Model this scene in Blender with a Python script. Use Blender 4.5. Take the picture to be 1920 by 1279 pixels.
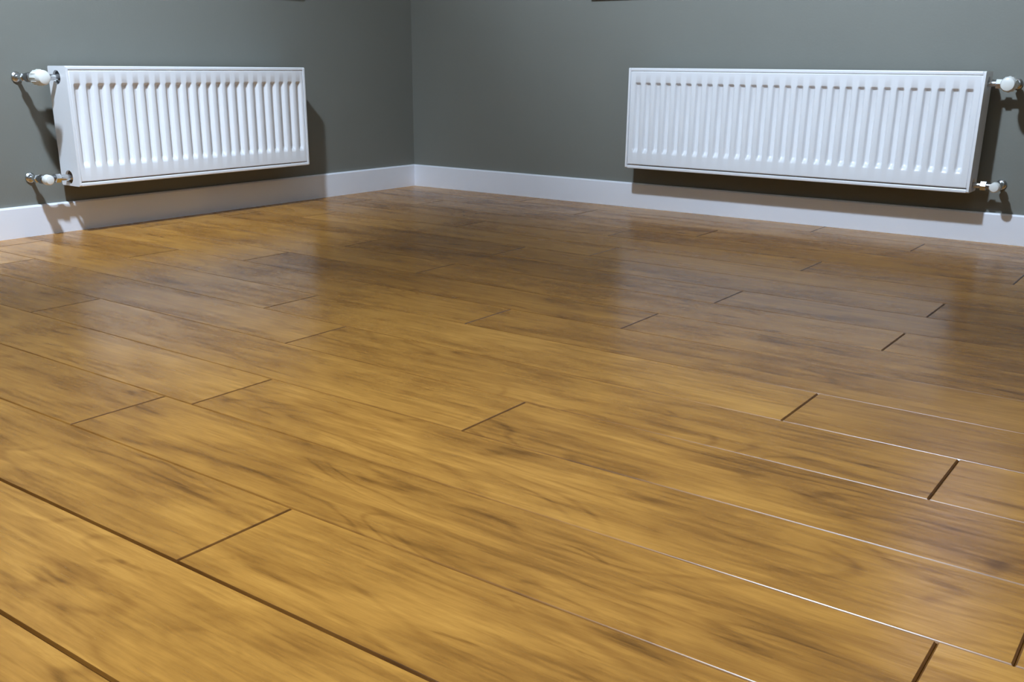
import bpy, bmesh, math, random
from mathutils import Matrix, Vector

for o in list(bpy.data.objects):
    bpy.data.objects.remove(o)
S = bpy.context.scene
COL = S.collection
random.seed(7)

# ------------------------------------------------------------------ camera
cam_d = bpy.data.cameras.new('camera')
cam_d.sensor_width = 36.0
cam_d.lens = 1833.5 / 1920 * 36.0
cam_d.shift_y = 80.5 / 1920
cam_d.clip_start = 0.05
cam = bpy.data.objects.new('camera', cam_d)
COL.objects.link(cam)
RT = Vector((0.81006159, 0.58627096, 0.00930512))
UP = Vector((-0.18815424, 0.24488032, 0.95112124))
FW = Vector((-0.55533612, 0.77221758, -0.3086775))
m = Matrix.Identity(4)
for i in range(3):
    m[i][0], m[i][1], m[i][2] = RT[i], UP[i], -FW[i]
m.translation = Vector((3.48094, -3.94217, 0.6))
cam.matrix_world = m
S.camera = cam

# ------------------------------------------------------------------ world (dusk sky outside the window)
world = bpy.data.worlds.new('dusk_sky')
S.world = world
world.use_nodes = True
bg = world.node_tree.nodes['Background']
bg.inputs[0].default_value = (0.62, 0.66, 0.95, 1)
bg.inputs[1].default_value = 3.0

# ------------------------------------------------------------------ the room's ceiling spotlights
LAMP_COL = (0.65, 0.81, 1.0)
SPOTS = [   # position, aimed at, power, full cone angle, which one
    (Vector((1.40, -2.95, 2.68)), Vector((-0.55, -1.58, 0.15)), 580, 64, 'ceiling spotlight aimed at the left wall radiator'),
    (Vector((2.00, -2.75, 2.68)), Vector((2.52, 2.13, 1.92)), 775, 112, 'ceiling spotlight washing the right wall'),
    (Vector((2.59, -3.31, 2.68)), Vector((2.60, -3.45, 1.09)), 400, 106, 'ceiling spotlight aimed straight down at the floor'),
]
# added fill: unseen uplighter behind the camera, bounced off the ceiling to soften shadows
FILL_UPLIGHT = Vector((3.95, -5.15, 1.78))
ud = bpy.data.lights.new('fill_beam', 'SPOT')
ud.energy = 240
ud.spot_size = math.radians(150)
ud.spot_blend = 0.6
ud.shadow_soft_size = 0.08
ud.color = LAMP_COL
ulo = bpy.data.objects.new('fill_beam', ud)
COL.objects.link(ulo)
SPOT_LIGHTS = []
for pos, aim, pw, cone, lab in SPOTS:
    ld = bpy.data.lights.new('spotlight_beam', 'SPOT')
    ld.energy = pw
    ld.spot_size = math.radians(cone)
    ld.spot_blend = 1.0
    ld.shadow_soft_size = 0.045
    ld.color = LAMP_COL
    lo = bpy.data.objects.new('spotlight_beam', ld)
    COL.objects.link(lo)
    SPOT_LIGHTS.append(lo)

vs = S.view_settings
vs.view_transform = 'Standard'
vs.look = 'None'
vs.gamma = 1.0
vs.use_curve_mapping = False
vs.exposure = -0.10

ROOM_X, ROOM_Y, ROOM_Z = 4.4, -5.6, 2.75
BB_H, BB_T = 0.109, 0.014


# ------------------------------------------------------------------ helpers
def tag(o, label=None, cat=None, group=None, kind=None):
    if label: o['label'] = label
    if cat: o['category'] = cat
    if group: o['group'] = group
    if kind: o['kind'] = kind
    return o


def obj(name, bm, mats, parent=None, smooth=False):
    bmesh.ops.recalc_face_normals(bm, faces=bm.faces)
    me = bpy.data.meshes.new(name)
    bm.to_mesh(me)
    bm.free()
    if not isinstance(mats, (list, tuple)):
        mats = [mats]
    for mt in mats:
        me.materials.append(mt)
    if smooth:
        for p in me.polygons:
            p.use_smooth = True
        try:
            me.set_sharp_from_angle(angle=math.radians(35))
        except Exception:
            pass
    o = bpy.data.objects.new(name, me)
    COL.objects.link(o)
    if parent is not None:
        o.parent = parent
    return o


def empty(name, loc=(0, 0, 0), rz=0.0, parent=None):
    o = bpy.data.objects.new(name, None)
    COL.objects.link(o)
    o.empty_display_size = 0.05
    o.location = loc
    o.rotation_euler = (0, 0, rz)
    if parent is not None:
        o.parent = parent
    return o


def box(bm, x0, x1, y0, y1, z0, z1, bev=0.0, seg=2, mi=0):
    r = bmesh.ops.create_cube(bm, size=1.0)
    vv = r['verts']
    for v in vv:
        v.co = Vector(((x0 + x1) / 2 + v.co.x * (x1 - x0), (y0 + y1) / 2 + v.co.y * (y1 - y0), (z0 + z1) / 2 + v.co.z * (z1 - z0)))
    fs = {f for v in vv for f in v.link_faces}
    for f in fs:
        f.material_index = mi
    if bev > 0:
        es = list({e for v in vv for e in v.link_edges})
        bmesh.ops.bevel(bm, geom=es, offset=bev, segments=seg, profile=0.5, affect='EDGES')


def lathe(bm, prof, origin, axis, seg=28, mi=0):
    """prof: list of (distance along axis, radius); solid of revolution with closed ends."""
    a = Vector(axis).normalized()
    t = Vector((0, 0, 1)) if abs(a.z) < 0.9 else Vector((1, 0, 0))
    u = a.cross(t).normalized()
    w = a.cross(u)
    o = Vector(origin)
    rings = []
    for d, r in prof:
        rings.append([bm.verts.new(o + a * d + (u * math.cos(2 * math.pi * k / seg) + w * math.sin(2 * math.pi * k / seg)) * max(r, 1e-4)) for k in range(seg)])
    for i in range(len(rings) - 1):
        for k in range(seg):
            f = bm.faces.new((rings[i][k], rings[i][(k + 1) % seg], rings[i + 1][(k + 1) % seg], rings[i + 1][k]))
            f.material_index = mi
    bm.faces.new(rings[0]).material_index = mi
    bm.faces.new(rings[-1]).material_index = mi


def smoothstep(t):
    t = max(0.0, min(1.0, t))
    return t * t * (3 - 2 * t)


# ------------------------------------------------------------------ materials
def new_mat(name):
    mt = bpy.data.materials.new(name)
    mt.use_nodes = True
    nt = mt.node_tree
    return mt, nt, nt.nodes['Principled BSDF']


def N(nt, t, **kw):
    n = nt.nodes.new(t)
    for k, v in kw.items():
        setattr(n, k, v)
    return n


def simple(name, col, rough=0.5, metal=0.0, spec=0.5, bump=0.0, bscale=200, var=0.03):
    mt, nt, b = new_mat(name)
    b.inputs['Roughness'].default_value = rough
    b.inputs['Metallic'].default_value = metal
    b.inputs['Specular IOR Level'].default_value = spec
    tc = N(nt, 'ShaderNodeTexCoord')
    nz = N(nt, 'ShaderNodeTexNoise')
    nz.inputs['Scale'].default_value = 3.0
    nz.inputs['Detail'].default_value = 3
    nt.links.new(tc.outputs['Object'], nz.inputs['Vector'])
    rp = N(nt, 'ShaderNodeValToRGB')
    rp.color_ramp.elements[0].position = 0.3
    rp.color_ramp.elements[1].position = 0.7
    rp.color_ramp.elements[0].color = (*[c * (1 - var) for c in col], 1)
    rp.color_ramp.elements[1].color = (*[min(1, c * (1 + var)) for c in col], 1)
    nt.links.new(nz.outputs['Fac'], rp.inputs['Fac'])
    nt.links.new(rp.outputs['Color'], b.inputs['Base Color'])
    if bump > 0:
        n2 = N(nt, 'ShaderNodeTexNoise')
        n2.inputs['Scale'].default_value = bscale
        n2.inputs['Detail'].default_value = 2
        nt.links.new(tc.outputs['Object'], n2.inputs['Vector'])
        bp = N(nt, 'ShaderNodeBump')
        bp.inputs['Strength'].default_value = bump
        bp.inputs['Distance'].default_value = 0.002
        nt.links.new(n2.outputs['Fac'], bp.inputs['Height'])
        nt.links.new(bp.outputs['Normal'], b.inputs['Normal'])
    return mt


M_WALL = simple('wall_paint', (0.210, 0.209, 0.182), rough=0.55, spec=0.3, bump=0.15, bscale=120, var=0.02)
M_CEIL = simple('ceiling_paint', (0.75, 0.75, 0.73), rough=0.8, bump=0.1)
M_BB = simple('baseboard_paint', (0.90, 0.91, 0.97), rough=0.35, var=0.015)
M_RAD = simple('radiator_enamel', (0.90, 0.90, 0.92), rough=0.28, var=0.01)
M_INNER = simple('radiator_inner_shaded', (0.30, 0.30, 0.31), rough=0.5, var=0.02)  # inner parts coloured dark to stand in for shade inside the casing
M_CHROME = simple('chrome', (0.66, 0.67, 0.68), rough=0.26, metal=1.0, var=0.01)
M_DKCHR = simple('nickel_valve_body', (0.30, 0.30, 0.31), rough=0.3, metal=1.0, var=0.05)
M_PLAST = simple('white_valve_plastic', (0.86, 0.86, 0.82), rough=0.35, var=0.01)
M_SILL = simple('sill_paint', (0.30, 0.32, 0.31), rough=0.4)
M_FRAME = simple('window_frame_paint', (0.36, 0.38, 0.37), rough=0.4)
M_BLIND = simple('blind_fabric', (0.10, 0.105, 0.10), rough=0.9, bump=0.3, bscale=600)
M_UNDER = simple('floor_underlay', (0.05, 0.03, 0.015), rough=0.9)
M_LAMPB = simple('lamp_metal', (0.8, 0.8, 0.8), rough=0.4)

M_GLASS, nt, b = new_mat('window_glass')
b.inputs['Base Color'].default_value = (0.95, 0.97, 0.98, 1)
b.inputs['Roughness'].default_value = 0.02
b.inputs['Transmission Weight'].default_value = 1.0
b.inputs['IOR'].default_value = 1.02

M_DIFF, nt, b = new_mat('lamp_diffuser')
b.inputs['Base Color'].default_value = (0.9, 0.9, 0.9, 1)
b.inputs['Emission Color'].default_value = (0.80, 0.89, 1.0, 1)
b.inputs['Emission Strength'].default_value = 40


def oak(name, bevel=None):
    mt, nt, b = new_mat(name)
    L = nt.links.new

    def math_(op, a, c=None):
        n = N(nt, 'ShaderNodeMath', operation=op)
        for i, v in enumerate((a, c)):
            if v is None: continue
            if isinstance(v, (int, float)): n.inputs[i].default_value = v
            else: L(v, n.inputs[i])
        return n.outputs[0]

    def noise(vec, scale, detail=4, rough=0.55, dist=0.0):
        n = N(nt, 'ShaderNodeTexNoise')
        n.inputs['Scale'].default_value = scale
        n.inputs['Detail'].default_value = detail
        n.inputs['Roughness'].default_value = rough
        n.inputs['Distortion'].default_value = dist
        L(vec, n.inputs['Vector'])
        return n.outputs['Fac']

    def stretch(vec, sx, sy, sz):
        n = N(nt, 'ShaderNodeVectorMath', operation='MULTIPLY')
        L(vec, n.inputs[0])
        n.inputs[1].default_value = (sx, sy, sz)
        return n.outputs[0]

    def ramp(fac, p0, p1, v0=0.0, v1=1.0):
        n = N(nt, 'ShaderNodeMapRange', interpolation_type='SMOOTHSTEP')
        L(fac, n.inputs[0])
        n.inputs[1].default_value, n.inputs[2].default_value = p0, p1
        n.inputs[3].default_value, n.inputs[4].default_value = v0, v1
        return n.outputs[0]

    tc = N(nt, 'ShaderNodeTexCoord')
    oi = N(nt, 'ShaderNodeObjectInfo')
    off = N(nt, 'ShaderNodeVectorMath', operation='SCALE')
    off.inputs[0].default_value = (37.0, 11.0, 53.0)
    L(oi.outputs['Random'], off.inputs['Scale'])
    add = N(nt, 'ShaderNodeVectorMath', operation='ADD')
    L(tc.outputs['Object'], add.inputs[0])
    L(off.outputs[0], add.inputs[1])
    P = add.outputs[0]

    # cathedral figure: thin contour lines of a stretched noise field, fading in and out
    field = noise(stretch(P, 1.0, 4.2, 1), 1.0, 3, 0.42, 0.35)
    rings = math_('FRACT', math_('MULTIPLY', field, 17.0))
    rings = math_('ABSOLUTE', math_('SUBTRACT', rings, 0.5))
    rings = ramp(rings, 0.0, 0.20, 1.0, 0.0)                           # 1 on a line
    rmask = ramp(noise(stretch(P, 2.2, 7.0, 1), 1.0, 2, 0.5), 0.44, 0.60)
    rings = math_('MULTIPLY', rings, rmask)
    fine = ramp(noise(stretch(P, 8.0, 110, 1), 1.0, 4, 0.65), 0.32, 0.68)
    streak = ramp(noise(stretch(P, 3.6, 34, 1), 1.0, 4, 0.62, 0.5), 0.28, 0.72)
    blotch = ramp(noise(stretch(P, 2.4, 7.0, 1), 1.0, 5, 0.62, 0.6), 0.28, 0.70)
    dark_m = ramp(noise(stretch(P, 6.5, 30.0, 1), 1.0, 3, 0.55, 0.8), 0.64, 0.76)   # occasional dark flecks
    v = math_('MULTIPLY', fine, 0.19)
    v = math_('ADD', v, math_('MULTIPLY', streak, 0.25))
    v = math_('ADD', v, math_('MULTIPLY', blotch, 0.36))
    v = math_('ADD', v, 0.11)
    v = math_('SUBTRACT', v, math_('MULTIPLY', rings, 0.17))
    v = math_('SUBTRACT', v, math_('MULTIPLY', dark_m, 0.24))
    tone = math_('MULTIPLY', math_('SUBTRACT', oi.outputs['Random'], 0.5), 0.21)
    v = math_('ADD', v, tone)
    cr = N(nt, 'ShaderNodeValToRGB')
    e = cr.color_ramp.elements
    e[0].position, e[0].color = 0.05, (0.155, 0.062, 0.011, 1)
    e[1].position, e[1].color = 0.95, (0.64, 0.315, 0.066, 1)
    x = e.new(0.35); x.color = (0.325, 0.139, 0.025, 1)
    x = e.new(0.65); x.color = (0.475, 0.218, 0.041, 1)
    L(v, cr.inputs['Fac'])
    col = cr.outputs['Color']
    if bevel:
        mx = N(nt, 'ShaderNodeMix', data_type='RGBA', blend_type='MULTIPLY')
        mx.inputs[0].default_value = 1.0
        L(col, mx.inputs[6])
        mx.inputs[7].default_value = (*bevel, 1)
        col = mx.outputs[2]
    L(col, b.inputs['Base Color'])
    b.inputs['Specular IOR Level'].default_value = 0.14
    L(ramp(math_('ADD', math_('MULTIPLY', fine, 0.5), math_('MULTIPLY', blotch, 0.5)), 0.0, 1.0, 0.30, 0.20), b.inputs['Roughness'])
    if bevel:
        for l in list(b.inputs['Roughness'].links): nt.links.remove(l)
        b.inputs['Roughness'].default_value = 0.30
        b.inputs['Specular IOR Level'].default_value = 0.7
    else:
        bp = N(nt, 'ShaderNodeBump')
        bp.inputs['Strength'].default_value = 0.12
        bp.inputs['Distance'].default_value = 0.0012
        L(math_('ADD', math_('MULTIPLY', fine, 0.6), math_('MULTIPLY', streak, 0.6)), bp.inputs['Height'])
        L(bp.outputs['Normal'], b.inputs['Normal'])
    return mt


M_OAK = oak('oak_laminate')
M_OAKL = oak('oak_laminate_long_bevel', (0.80, 0.74, 0.66))
M_OAKB = oak('oak_laminate_dark_bevel', (0.40, 0.33, 0.24))

# ------------------------------------------------------------------ floor and its planks
bm = bmesh.new()
box(bm, -0.2, ROOM_X + 0.2, ROOM_Y - 0.2, 0.2, -0.20, -0.014)
floor = tag(obj('floor', bm, M_UNDER), kind='structure')

PW, PL = 0.1942, 1.39
KNOWN = {-3.291: 2.490, -2.902: 2.002, -2.708: 2.487, -2.320: 2.910, -2.514: 3.210, -3.097: 3.315, -1.737: 2.919,
         -1.349: 2.919, -1.931: 2.356, -1.543: 2.420, -0.960: 2.446, -0.377: 2.625, -2.125: 3.42, -1.154: 3.18,
         -0.766: 3.02, -0.572: 1.90, -0.183: 2.20, -3.485: 3.09, -3.680: 2.30}


def plank(x0, x1, y0, y1, dark):
    """one board: flat top, eased edges all round (wide on the near edge and the ends), square lower body."""
    g = 0.0003
    x0 += g; x1 -= g; y0 += g; y1 -= g
    cx, cy = (x0 + x1) / 2, (y0 + y1) / 2
    hx, hy = (x1 - x0) / 2, (y1 - y0) / 2
    ce, cn, cf = 0.0026, 0.0032, 0.0009      # end, near and far easing
    if dark[1]: cf = 0.0024
    bm = bmesh.new()

    def ring(k, z):       # k = 0 body edge .. 1 top edge
        return [bm.verts.new(p) for p in ((-hx + ce * k, -hy + cn * k, z), (hx - ce * k, -hy + cn * k, z),
                                          (hx - ce * k, hy - cf * k, z), (-hx + ce * k, hy - cf * k, z))]
    rs = [ring(0, -0.014), ring(0, -0.0030), ring(0.15, -0.00235), ring(0.66, -0.00070), ring(0.90, -0.00018), ring(1, 0.0)]
    bm.faces.new(rs[-1])
    bm.faces.new(rs[0])
    for i in range(5):
        for k in range(4):
            j = (k + 1) % 4
            mi = 2
            if k == 0: mi = 2 if dark[0] or i == 0 else 1
            if k == 2: mi = 2 if dark[1] or i == 0 else 1
            bm.faces.new((rs[i][k], rs[i][j], rs[i + 1][j], rs[i + 1][k])).material_index = mi
    o = obj('plank', bm, [M_OAK, M_OAKL, M_OAKB], floor)
    o.location = (cx, cy, 0)


rows = []
top = 0.0 - 0.002
yb = -1.737 + 8 * PW          # first boundary below the right wall (-0.183)
while top > ROOM_Y:
    lo_ = max(yb, ROOM_Y)
    rows.append((lo_, top, yb))
    top = yb
    yb -= PW
for (ya, yt, key) in rows:
    j = None
    for kk, vv in KNOWN.items():
        if abs(kk - key) < 0.02:
            j = vv
    if j is None:
        j = random.uniform(0.3, 1.6)
    while j > 0.02:
        j -= PL
    xs = [0.0]
    j += PL
    while j < ROOM_X - 0.05:
        if j - xs[-1] > 0.05:
            xs.append(j)
        j += PL
    xs.append(ROOM_X)
    for a, c in zip(xs, xs[1:]):
        dk = lambda yy: any(abs(yy - q) < 0.03 for q in (-3.291, -3.485))   # joints that stand open
        plank(a, c, ya, yt, (dk(ya), dk(yt)))

# ------------------------------------------------------------------ walls, ceiling, windows
WIN_R = (1.115, 3.02, 0.928, 2.10)       # opening in the right wall: x0, x1, z0, z1
WIN_L = (-2.10, -0.815, 0.943, 2.10)    # opening in the left wall: y0, y1, z0, z1
T = 0.24


def wall_with_opening(name, along, a0, a1, win):
    """along 'x': plane y=0 growing to +y; along 'y': plane x=0 growing to -x."""
    bm = bmesh.new()
    w0, w1, z0, z1 = win
    for (p, q, r, s) in ((a0, w0, 0, ROOM_Z), (w1, a1, 0, ROOM_Z), (w0, w1, 0, z0), (w0, w1, z1, ROOM_Z)):
        if along == 'x':
            box(bm, p, q, 0, T, r - (0.2 if r == 0 else 0), s)
        else:
            box(bm, -T, 0, p, q, r - (0.2 if r == 0 else 0), s)
    return tag(obj(name, bm, M_WALL), kind='structure')


wall_with_opening('wall_right', 'x', -T, ROOM_X + T, WIN_R)
wall_with_opening('wall_left', 'y', ROOM_Y - T, 0, WIN_L)
bm = bmesh.new(); box(bm, ROOM_X, ROOM_X + T, ROOM_Y, 0, -0.2, ROOM_Z)
tag(obj('wall_near_right', bm, M_WALL), kind='structure')
bm = bmesh.new(); box(bm, 0, ROOM_X + T, ROOM_Y - T, ROOM_Y, -0.2, ROOM_Z)
tag(obj('wall_near_left', bm, M_WALL), kind='structure')
bm = bmesh.new(); box(bm, -T, ROOM_X + T, ROOM_Y - T, T, ROOM_Z, ROOM_Z + 0.15)
tag(obj('ceiling', bm, M_CEIL), kind='structure')


def window(name, length, z0, z1, sill_z, rz, loc, covers, over=0.046):
    """local x along the wall from 0, local -y into the room."""
    t = tag(empty(name, loc, rz), kind='structure')
    bm = bmesh.new(); box(bm, -over, length + over, -0.040, 0.13, sill_z, sill_z + 0.028, 0.004)
    obj('window_sill', bm, M_SILL, t)
    h = z1 - z0
    n = len(covers)
    fw = 0.055
    bm = bmesh.new()
    zb = sill_z + 0.028
    box(bm, 0, length, 0.13, 0.19, zb, zb + fw, 0.004)
    box(bm, 0, length, 0.13, 0.19, z1 - fw, z1, 0.004)
    box(bm, 0, fw, 0.13, 0.19, zb + fw, z1 - fw, 0.004)
    box(bm, length - fw, length, 0.13, 0.19, zb + fw, z1 - fw, 0.004)
    x = 0
    spans = []
    for i, (wd, cov) in enumerate(covers):
        spans.append((x, x + wd, cov))
        x += wd
        if i < n - 1:
            box(bm, x - 0.04, x + 0.04, 0.13, 0.19, zb + fw, z1 - fw, 0.004)
    obj('window_frame', bm, M_FRAME, t)
    for a, c, cov in spans:
        bm = bmesh.new(); box(bm, a + 0.035, c - 0.035, 0.155, 0.163, zb + fw - 0.01, z1 - fw + 0.01)
        obj('window_pane', bm, M_GLASS, t)
        if cov:
            bm = bmesh.new()
            box(bm, a + 0.01, c - 0.01, 0.095, 0.097, zb + 0.015, z1 - 0.03)
            box(bm, a + 0.01, c - 0.01, 0.088, 0.104, zb + 0.002, zb + 0.02, 0.003)
            lathe(bm, [(0, 0.022), (c - a - 0.02, 0.022)], (a + 0.01, 0.096, z1 - 0.028), (1, 0, 0), 16)
            obj('roller_blind', bm, M_BLIND, t)
    return t


window('window_1', WIN_L[1] - WIN_L[0], WIN_L[2], WIN_L[3], 0.915, math.pi / 2, (0, WIN_L[0], 0), [(0.6425, True), (0.6425, True)])
window('window_2', WIN_R[1] - WIN_R[0], WIN_R[2], WIN_R[3], 0.900, 0, (WIN_R[0], 0, 0), [(0.755, True), (0.75, True), (0.40, False)])


def baseboard(name, along, a0, a1):
    bm = bmesh.new()
    prof = [(0, 0.0), (BB_T, 0.0), (BB_T, BB_H - 0.006), (BB_T - 0.003, BB_H - 0.001), (BB_T - 0.006, BB_H), (0, BB_H)]
    ends = []
    for a in (a0, a1):
        ring = []
        for d, z in prof:
            mit = d if a == a0 else 0
            if along == 'x':      # right wall, mitred into the corner at a0
                ring.append(bm.verts.new((a + mit, -d, z)))
            else:                 # left wall, a0 = corner
                ring.append(bm.verts.new((d, a - mit, z)))
        ends.append(ring)
    n = len(prof)
    for k in range(n):
        bm.faces.new((ends[0][k], ends[0][(k + 1) % n], ends[1][(k + 1) % n], ends[1][k]))
    bm.faces.new(ends[0]); bm.faces.new(ends[1])
    return tag(obj(name, bm, M_BB), kind='structure')


baseboard('baseboard_right', 'x', 0.0, ROOM_X)
baseboard('baseboard_left', 'y', 0.0, ROOM_Y)

# ------------------------------------------------------------------ radiators
RH = 0.413            # height
RD0, RD1 = 0.040, 0.145   # back and front, measured out from the wall


def panel_bm(L, n, pitch, u0, u1, w0, w1, v, depth, sgn=1):
    """pressed steel panel with n recessed vertical channels; local -y is out of the wall."""
    bm = bmesh.new()
    ucs = [L / 2 + (i - (n - 1) / 2) * pitch for i in range(n)]
    us = {u0, u0 + 0.003, u1 - 0.003, u1}
    hw, sl = 0.0150, 0.0085          # half width of the channel at its lip, slope width
    for c in ucs:
        for k in range(7):
            us.add(c - hw + sl * k / 6)
            us.add(c + hw - sl * k / 6)
    us = sorted(us)
    wt, wb = 0.356, 0.062            # channel top and bottom
    ws = {w0, w0 + 0.003, w1 - 0.003, w1, (wt + wb) / 2}
    for k in range(6):
        ws.add(wt - 0.012 * k / 5)
        ws.add(wb + 0.026 * k / 5)
    ws = sorted(ws)

    def d(u, w):
        if w > wt or w < wb:
            return 0
        pu = 0
        for c in ucs:
            a = abs(u - c)
            if a < hw:
                pu = smoothstep((hw - a) / sl)
                break
        pw = min(smoothstep((wt - w) / 0.012), smoothstep((w - wb) / 0.026))
        return depth * pu * pw

    def edge(u, w):
        e = 0
        if u in (u0, u1) or w in (w0, w1): e = 0.003
        return e
    g = [[bm.verts.new((u, -(v - sgn * (d(u, w) + edge(u, w))), w)) for w in ws] for u in us]
    for i in range(len(us) - 1):
        for j in range(len(ws) - 1):
            bm.faces.new((g[i][j], g[i + 1][j], g[i + 1][j + 1], g[i][j + 1]))
    # folded back edge
    be = [e for e in bm.edges if e.is_boundary]
    r = bmesh.ops.extrude_edge_only(bm, edges=be)
    for x in r['geom']:
        if isinstance(x, bmesh.types.BMVert):
            x.co.y += sgn * 0.012
    return bm


def plate_with_holes(u0, u1, v0, v1, w0, w1, holes, r):
    """plate in the (v, w) plane of thickness u0..u1 with round holes."""
    bm = bmesh.new()
    es = []
    c = 0.004
    pts = [(v0 + c, w0), (v1 - c, w0), (v1, w0 + c), (v1, w1 - c), (v1 - c, w1), (v0 + c, w1), (v0, w1 - c), (v0, w0 + c)]
    ring = [bm.verts.new((u0, -a, b_)) for a, b_ in pts]
    es += [bm.edges.new((ring[i], ring[(i + 1) % 8])) for i in range(8)]
    for hv, hw in holes:
        rg = [bm.verts.new((u0, -(hv + r * math.cos(2 * math.pi * k / 24)), hw + r * math.sin(2 * math.pi * k / 24))) for k in range(24)]
        es += [bm.edges.new((rg[i], rg[(i + 1) % 24])) for i in range(24)]
    bmesh.ops.triangle_fill(bm, use_beauty=True, use_dissolve=False, edges=es)
    r_ = bmesh.ops.extrude_face_region(bm, geom=list(bm.faces))
    for x in r_['geom']:
        if isinstance(x, bmesh.types.BMVert):
            x.co.x = u1
    return bm


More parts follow.
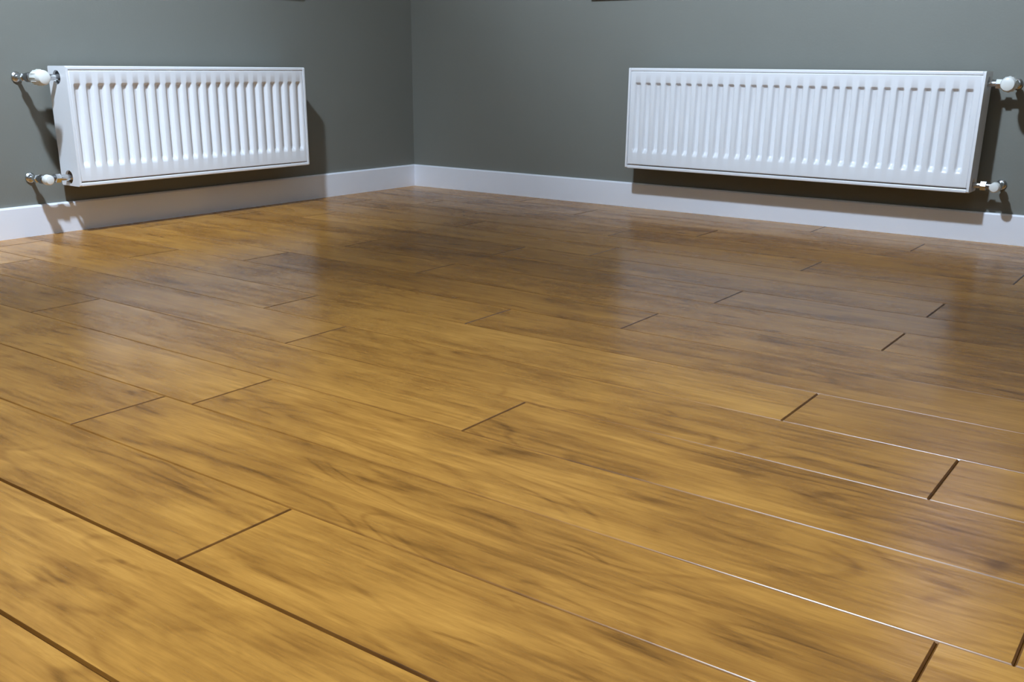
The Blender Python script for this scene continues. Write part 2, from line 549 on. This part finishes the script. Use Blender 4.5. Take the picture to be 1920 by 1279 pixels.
def radiator(loc, rz, L, n, end, ext, vz_top, vz_bot, label):
    """end: 0 valves at local x = 0, 1 valves at x = L; ext: distance of the valve axis from that side."""
    pitch = 0.0466
    t = empty('radiator', loc, rz)
    tag(t, label, 'radiator', 'white panel radiators on the grey walls')
    # front and back water panels
    obj('front_panel', panel_bm(L, n, pitch, 0.0092, L - 0.0092, 0.0165, RH - 0.0136, RD1, 0.0130), M_RAD, t, smooth=True)
    obj('back_panel', panel_bm(L, n, pitch, 0.014, L - 0.014, 0.016, RH - 0.016, RD0, -0.0085 * 0 + 0.006, -1), M_INNER, t, smooth=True)
    # side covers, with round openings for the pipe tails at the valve end
    hv = 0.085
    for s in (0, 1):
        u0, u1 = (0.0, 0.0085) if s == 0 else (L - 0.0085, L)
        holes = [(hv, vz_top), (hv, vz_bot)] if s == end else []
        bm = plate_with_holes(u0, u1, RD0 - 0.006, RD1 + 0.002, 0.0, RH, holes, 0.024)
        obj('side_panel', bm, M_RAD, t)
    # front rims of the casing
    bm = bmesh.new(); box(bm, 0.0085, L - 0.0085, -(RD1 + 0.001), -(RD1 - 0.012), 0.0, 0.0125, 0.003)
    obj('bottom_rim', bm, M_RAD, t)
    # top grille: frame with cross slots
    bm = bmesh.new()
    z0, z1 = RH - 0.013, RH
    box(bm, 0.0085, L - 0.0085, -(RD1 + 0.001), -(RD1 - 0.016), z0, z1, 0.003)
    box(bm, 0.0085, L - 0.0085, -(RD0 + 0.010), -(RD0 - 0.005), z0, z1, 0.003)
    ns = int(L / 0.0233)
    for i in range(ns):
        u = 0.0085 + (L - 0.017) * (i + 0.5) / ns
        box(bm, u - 0.005, u + 0.005, -(RD1 - 0.015), -(RD0 + 0.009), z1 - 0.006, z1 - 0.001)
    obj('top_grille', bm, M_RAD, t)
    # convector fins between the panels (folded sheet)
    for v in (RD0 + 0.016 + 0.012, RD1 - 0.030 - 0.010):
        bm = bmesh.new()
        prev = None
        nf = int((L - 0.05) / 0.0125)
        for i in range(nf):
            u = 0.025 + i * 0.0125
            for dv in ((0, 0.020) if i % 2 == 0 else (0.020, 0)):
                a = bm.verts.new((u, -(v + dv - 0.010), 0.045)); c = bm.verts.new((u, -(v + dv - 0.010), RH - 0.045))
                if prev: bm.faces.new((prev[0], a, c, prev[1]))
                prev = (a, c)
        obj('convector_fins', bm, M_INNER, t)
    # wall brackets
    for u in (0.16, L - 0.16):
        bm = bmesh.new()
        box(bm, u - 0.015, u + 0.015, -0.004, -0.001, 0.05, RH - 0.05)
        box(bm, u - 0.015, u + 0.015, -RD0 + 0.004, -0.001, 0.07, 0.09)
        box(bm, u - 0.015, u + 0.015, -RD0 + 0.004, -0.001, RH - 0.09, RH - 0.07)
        obj('wall_bracket', bm, M_INNER, t)
    # valves
    sg = -1 if end == 0 else 1
    ue = 0.0 if end == 0 else L
    ua = ue + sg * ext
    for zz, big in ((vz_top, True), (vz_bot, False)):
        # body: angle valve, inlet from the wall, outlet to the radiator
        bm = bmesh.new()
        lathe(bm, [(0.0, 0.011), (0.012, 0.0125), (0.018, 0.016), (0.040, 0.016), (0.044, 0.013), (0.050, 0.013)], (ua, -0.058, zz), (0, -1, 0))
        lathe(bm, [(0.0, 0.012), (ext * 0.45, 0.012)], (ua, -hv, zz), (-sg, 0, 0))
        v = obj('valve', bm, M_DKCHR, t, smooth=True)
        bm = bmesh.new()
        lathe(bm, [(0.0, 0.010), (0.0005, 0.0185), (0.004, 0.018), (0.008, 0.014), (0.010, 0.009)], (ua, -0.001, zz), (0, -1, 0))
        obj('wall_rosette', bm, M_CHROME, v, smooth=True)
        bm = bmesh.new()
        lathe(bm, [(0.0, 0.0075), (0.055, 0.0075)], (ua, -0.008, zz), (0, -1, 0))
        obj('pipe', bm, M_CHROME, v, smooth=True)
        bm = bmesh.new()
        lathe(bm, [(0.0, 0.011), (0.002, 0.0148), (0.016, 0.0148), (0.018, 0.011)], (ua, -0.038, zz), (0, -1, 0), seg=6)
        obj('compression_nut', bm, M_CHROME, v)
        bm = bmesh.new()
        lathe(bm, [(0.0, 0.012), (0.002, 0.0175), (0.020, 0.0175), (0.022, 0.012)], (ua - sg * ext * 0.42, -hv, zz), (-sg, 0, 0), seg=6)
        lathe(bm, [(0.0, 0.0105), (ext * 0.62 + 0.006, 0.0105)], (ua - sg * ext * 0.42, -hv, zz), (-sg, 0, 0), seg=20)
        obj('union_nut', bm, M_CHROME, v)
        bm = bmesh.new()
        if big:
            lathe(bm, [(0.0, 0.014), (0.002, 0.0215), (0.010, 0.0245), (0.040, 0.0255), (0.055, 0.0245), (0.063, 0.021), (0.066, 0.014), (0.0665, 0.004)], (ua, -0.122, zz), (0, -1, 0), 32)
            # finger ribs
            for k in range(12):
                an = 2 * math.pi * k / 12
                cx, cz = ua + 0.0252 * math.cos(an), zz + 0.0252 * math.sin(an)
                lathe(bm, [(0.0, 0.001), (0.003, 0.0018), (0.030, 0.0018), (0.033, 0.001)], (cx, -0.134, cz), (0, -1, 0), 8)
            obj('thermostat_head', bm, M_PLAST, v, smooth=True)
            bm = bmesh.new()
            lathe(bm, [(0.0, 0.015), (0.001, 0.0165), (0.019, 0.0165), (0.020, 0.015)], (ua, -0.104, zz), (0, -1, 0), 24)
            obj('collar', bm, M_CHROME, v, smooth=True)
        else:
            lathe(bm, [(0.0, 0.010), (0.001, 0.0165), (0.006, 0.0185), (0.024, 0.0175), (0.029, 0.014), (0.031, 0.007)], (ua, -0.106, zz), (0, -1, 0), 28)
            obj('lockshield_cap', bm, M_PLAST, v, smooth=True)
    return t


radiator((1.343, 0, 0.187), 0, 1.395, 29, 1, 0.078, 0.372, 0.024,
         'longer white panel radiator on the right wall, valves at its right end')
radiator((0, -1.970, 0.175), math.pi / 2, 1.102, 23, 0, 0.100, 0.375, 0.031,
         'shorter white panel radiator on the left wall, valves at its left end')

# ------------------------------------------------------------------ the spotlight fittings on the ceiling
for (pos, aim, pw, cone, lab), lo in zip(SPOTS, SPOT_LIGHTS):
    t = empty('ceiling_spotlight', (pos.x, pos.y, ROOM_Z))
    tag(t, lab, 'spotlight', 'spotlights on the ceiling')
    d = (aim - pos).normalized()
    bm = bmesh.new()
    lathe(bm, [(0.0, 0.03), (0.001, 0.045), (0.012, 0.045), (0.015, 0.040)], (0, 0, 0), (0, 0, -1), 32)
    lathe(bm, [(0.0, 0.008), (0.05, 0.008)], (0, 0, -0.012), (0, 0, -1), 12)
    obj('mount', bm, M_LAMPB, t, smooth=True)
    c = Vector((0, 0, pos.z - ROOM_Z))
    bm = bmesh.new()      # housing: an open cup behind the lens
    lathe(bm, [(-0.045, 0.030), (-0.040, 0.048), (0.030, 0.052), (0.030, 0.049), (0.002, 0.047), (-0.002, 0.02)], c, d, 32)
    obj('housing', bm, M_LAMPB, t, smooth=True)
    bm = bmesh.new()
    lathe(bm, [(0.004, 0.02), (0.0045, 0.044), (0.009, 0.044), (0.0095, 0.03)], c, d, 32)
    obj('lens', bm, M_DIFF, t, smooth=True)
    lo.parent = t
    lo.location = c + d * 0.034
    lo.rotation_euler = d.to_track_quat('-Z', 'Y').to_euler()
    lo.data.shadow_soft_size = 0.075

# ------------------------------------------------------------------ lamp-shaped body for the added fill light behind the camera
t = empty('fill_uplighter', (FILL_UPLIGHT.x, FILL_UPLIGHT.y, 0))
tag(t, 'added fill light behind the viewpoint, shaped as a tall uplighter', 'fill light')
bm = bmesh.new(); lathe(bm, [(0.0, 0.13), (0.004, 0.14), (0.016, 0.14), (0.022, 0.12), (0.026, 0.02)], (0, 0, 0.001), (0, 0, 1), 36)
obj('base', bm, M_LAMPB, t, smooth=True)
bm = bmesh.new(); lathe(bm, [(0.0, 0.012), (1.64, 0.012)], (0, 0, 0.02), (0, 0, 1), 16)
obj('pole', bm, M_LAMPB, t, smooth=True)
bm = bmesh.new(); lathe(bm, [(0.0, 0.02), (0.01, 0.06), (0.05, 0.12), (0.10, 0.16), (0.102, 0.155), (0.055, 0.115), (0.02, 0.05), (0.018, 0.01)], (0, 0, 1.655), (0, 0, 1), 36)
obj('fill_light_bowl', bm, M_LAMPB, t, smooth=True)
ulo.parent = t
ulo.location = (0, 0, FILL_UPLIGHT.z)
ulo.rotation_euler = (math.pi, 0, 0)
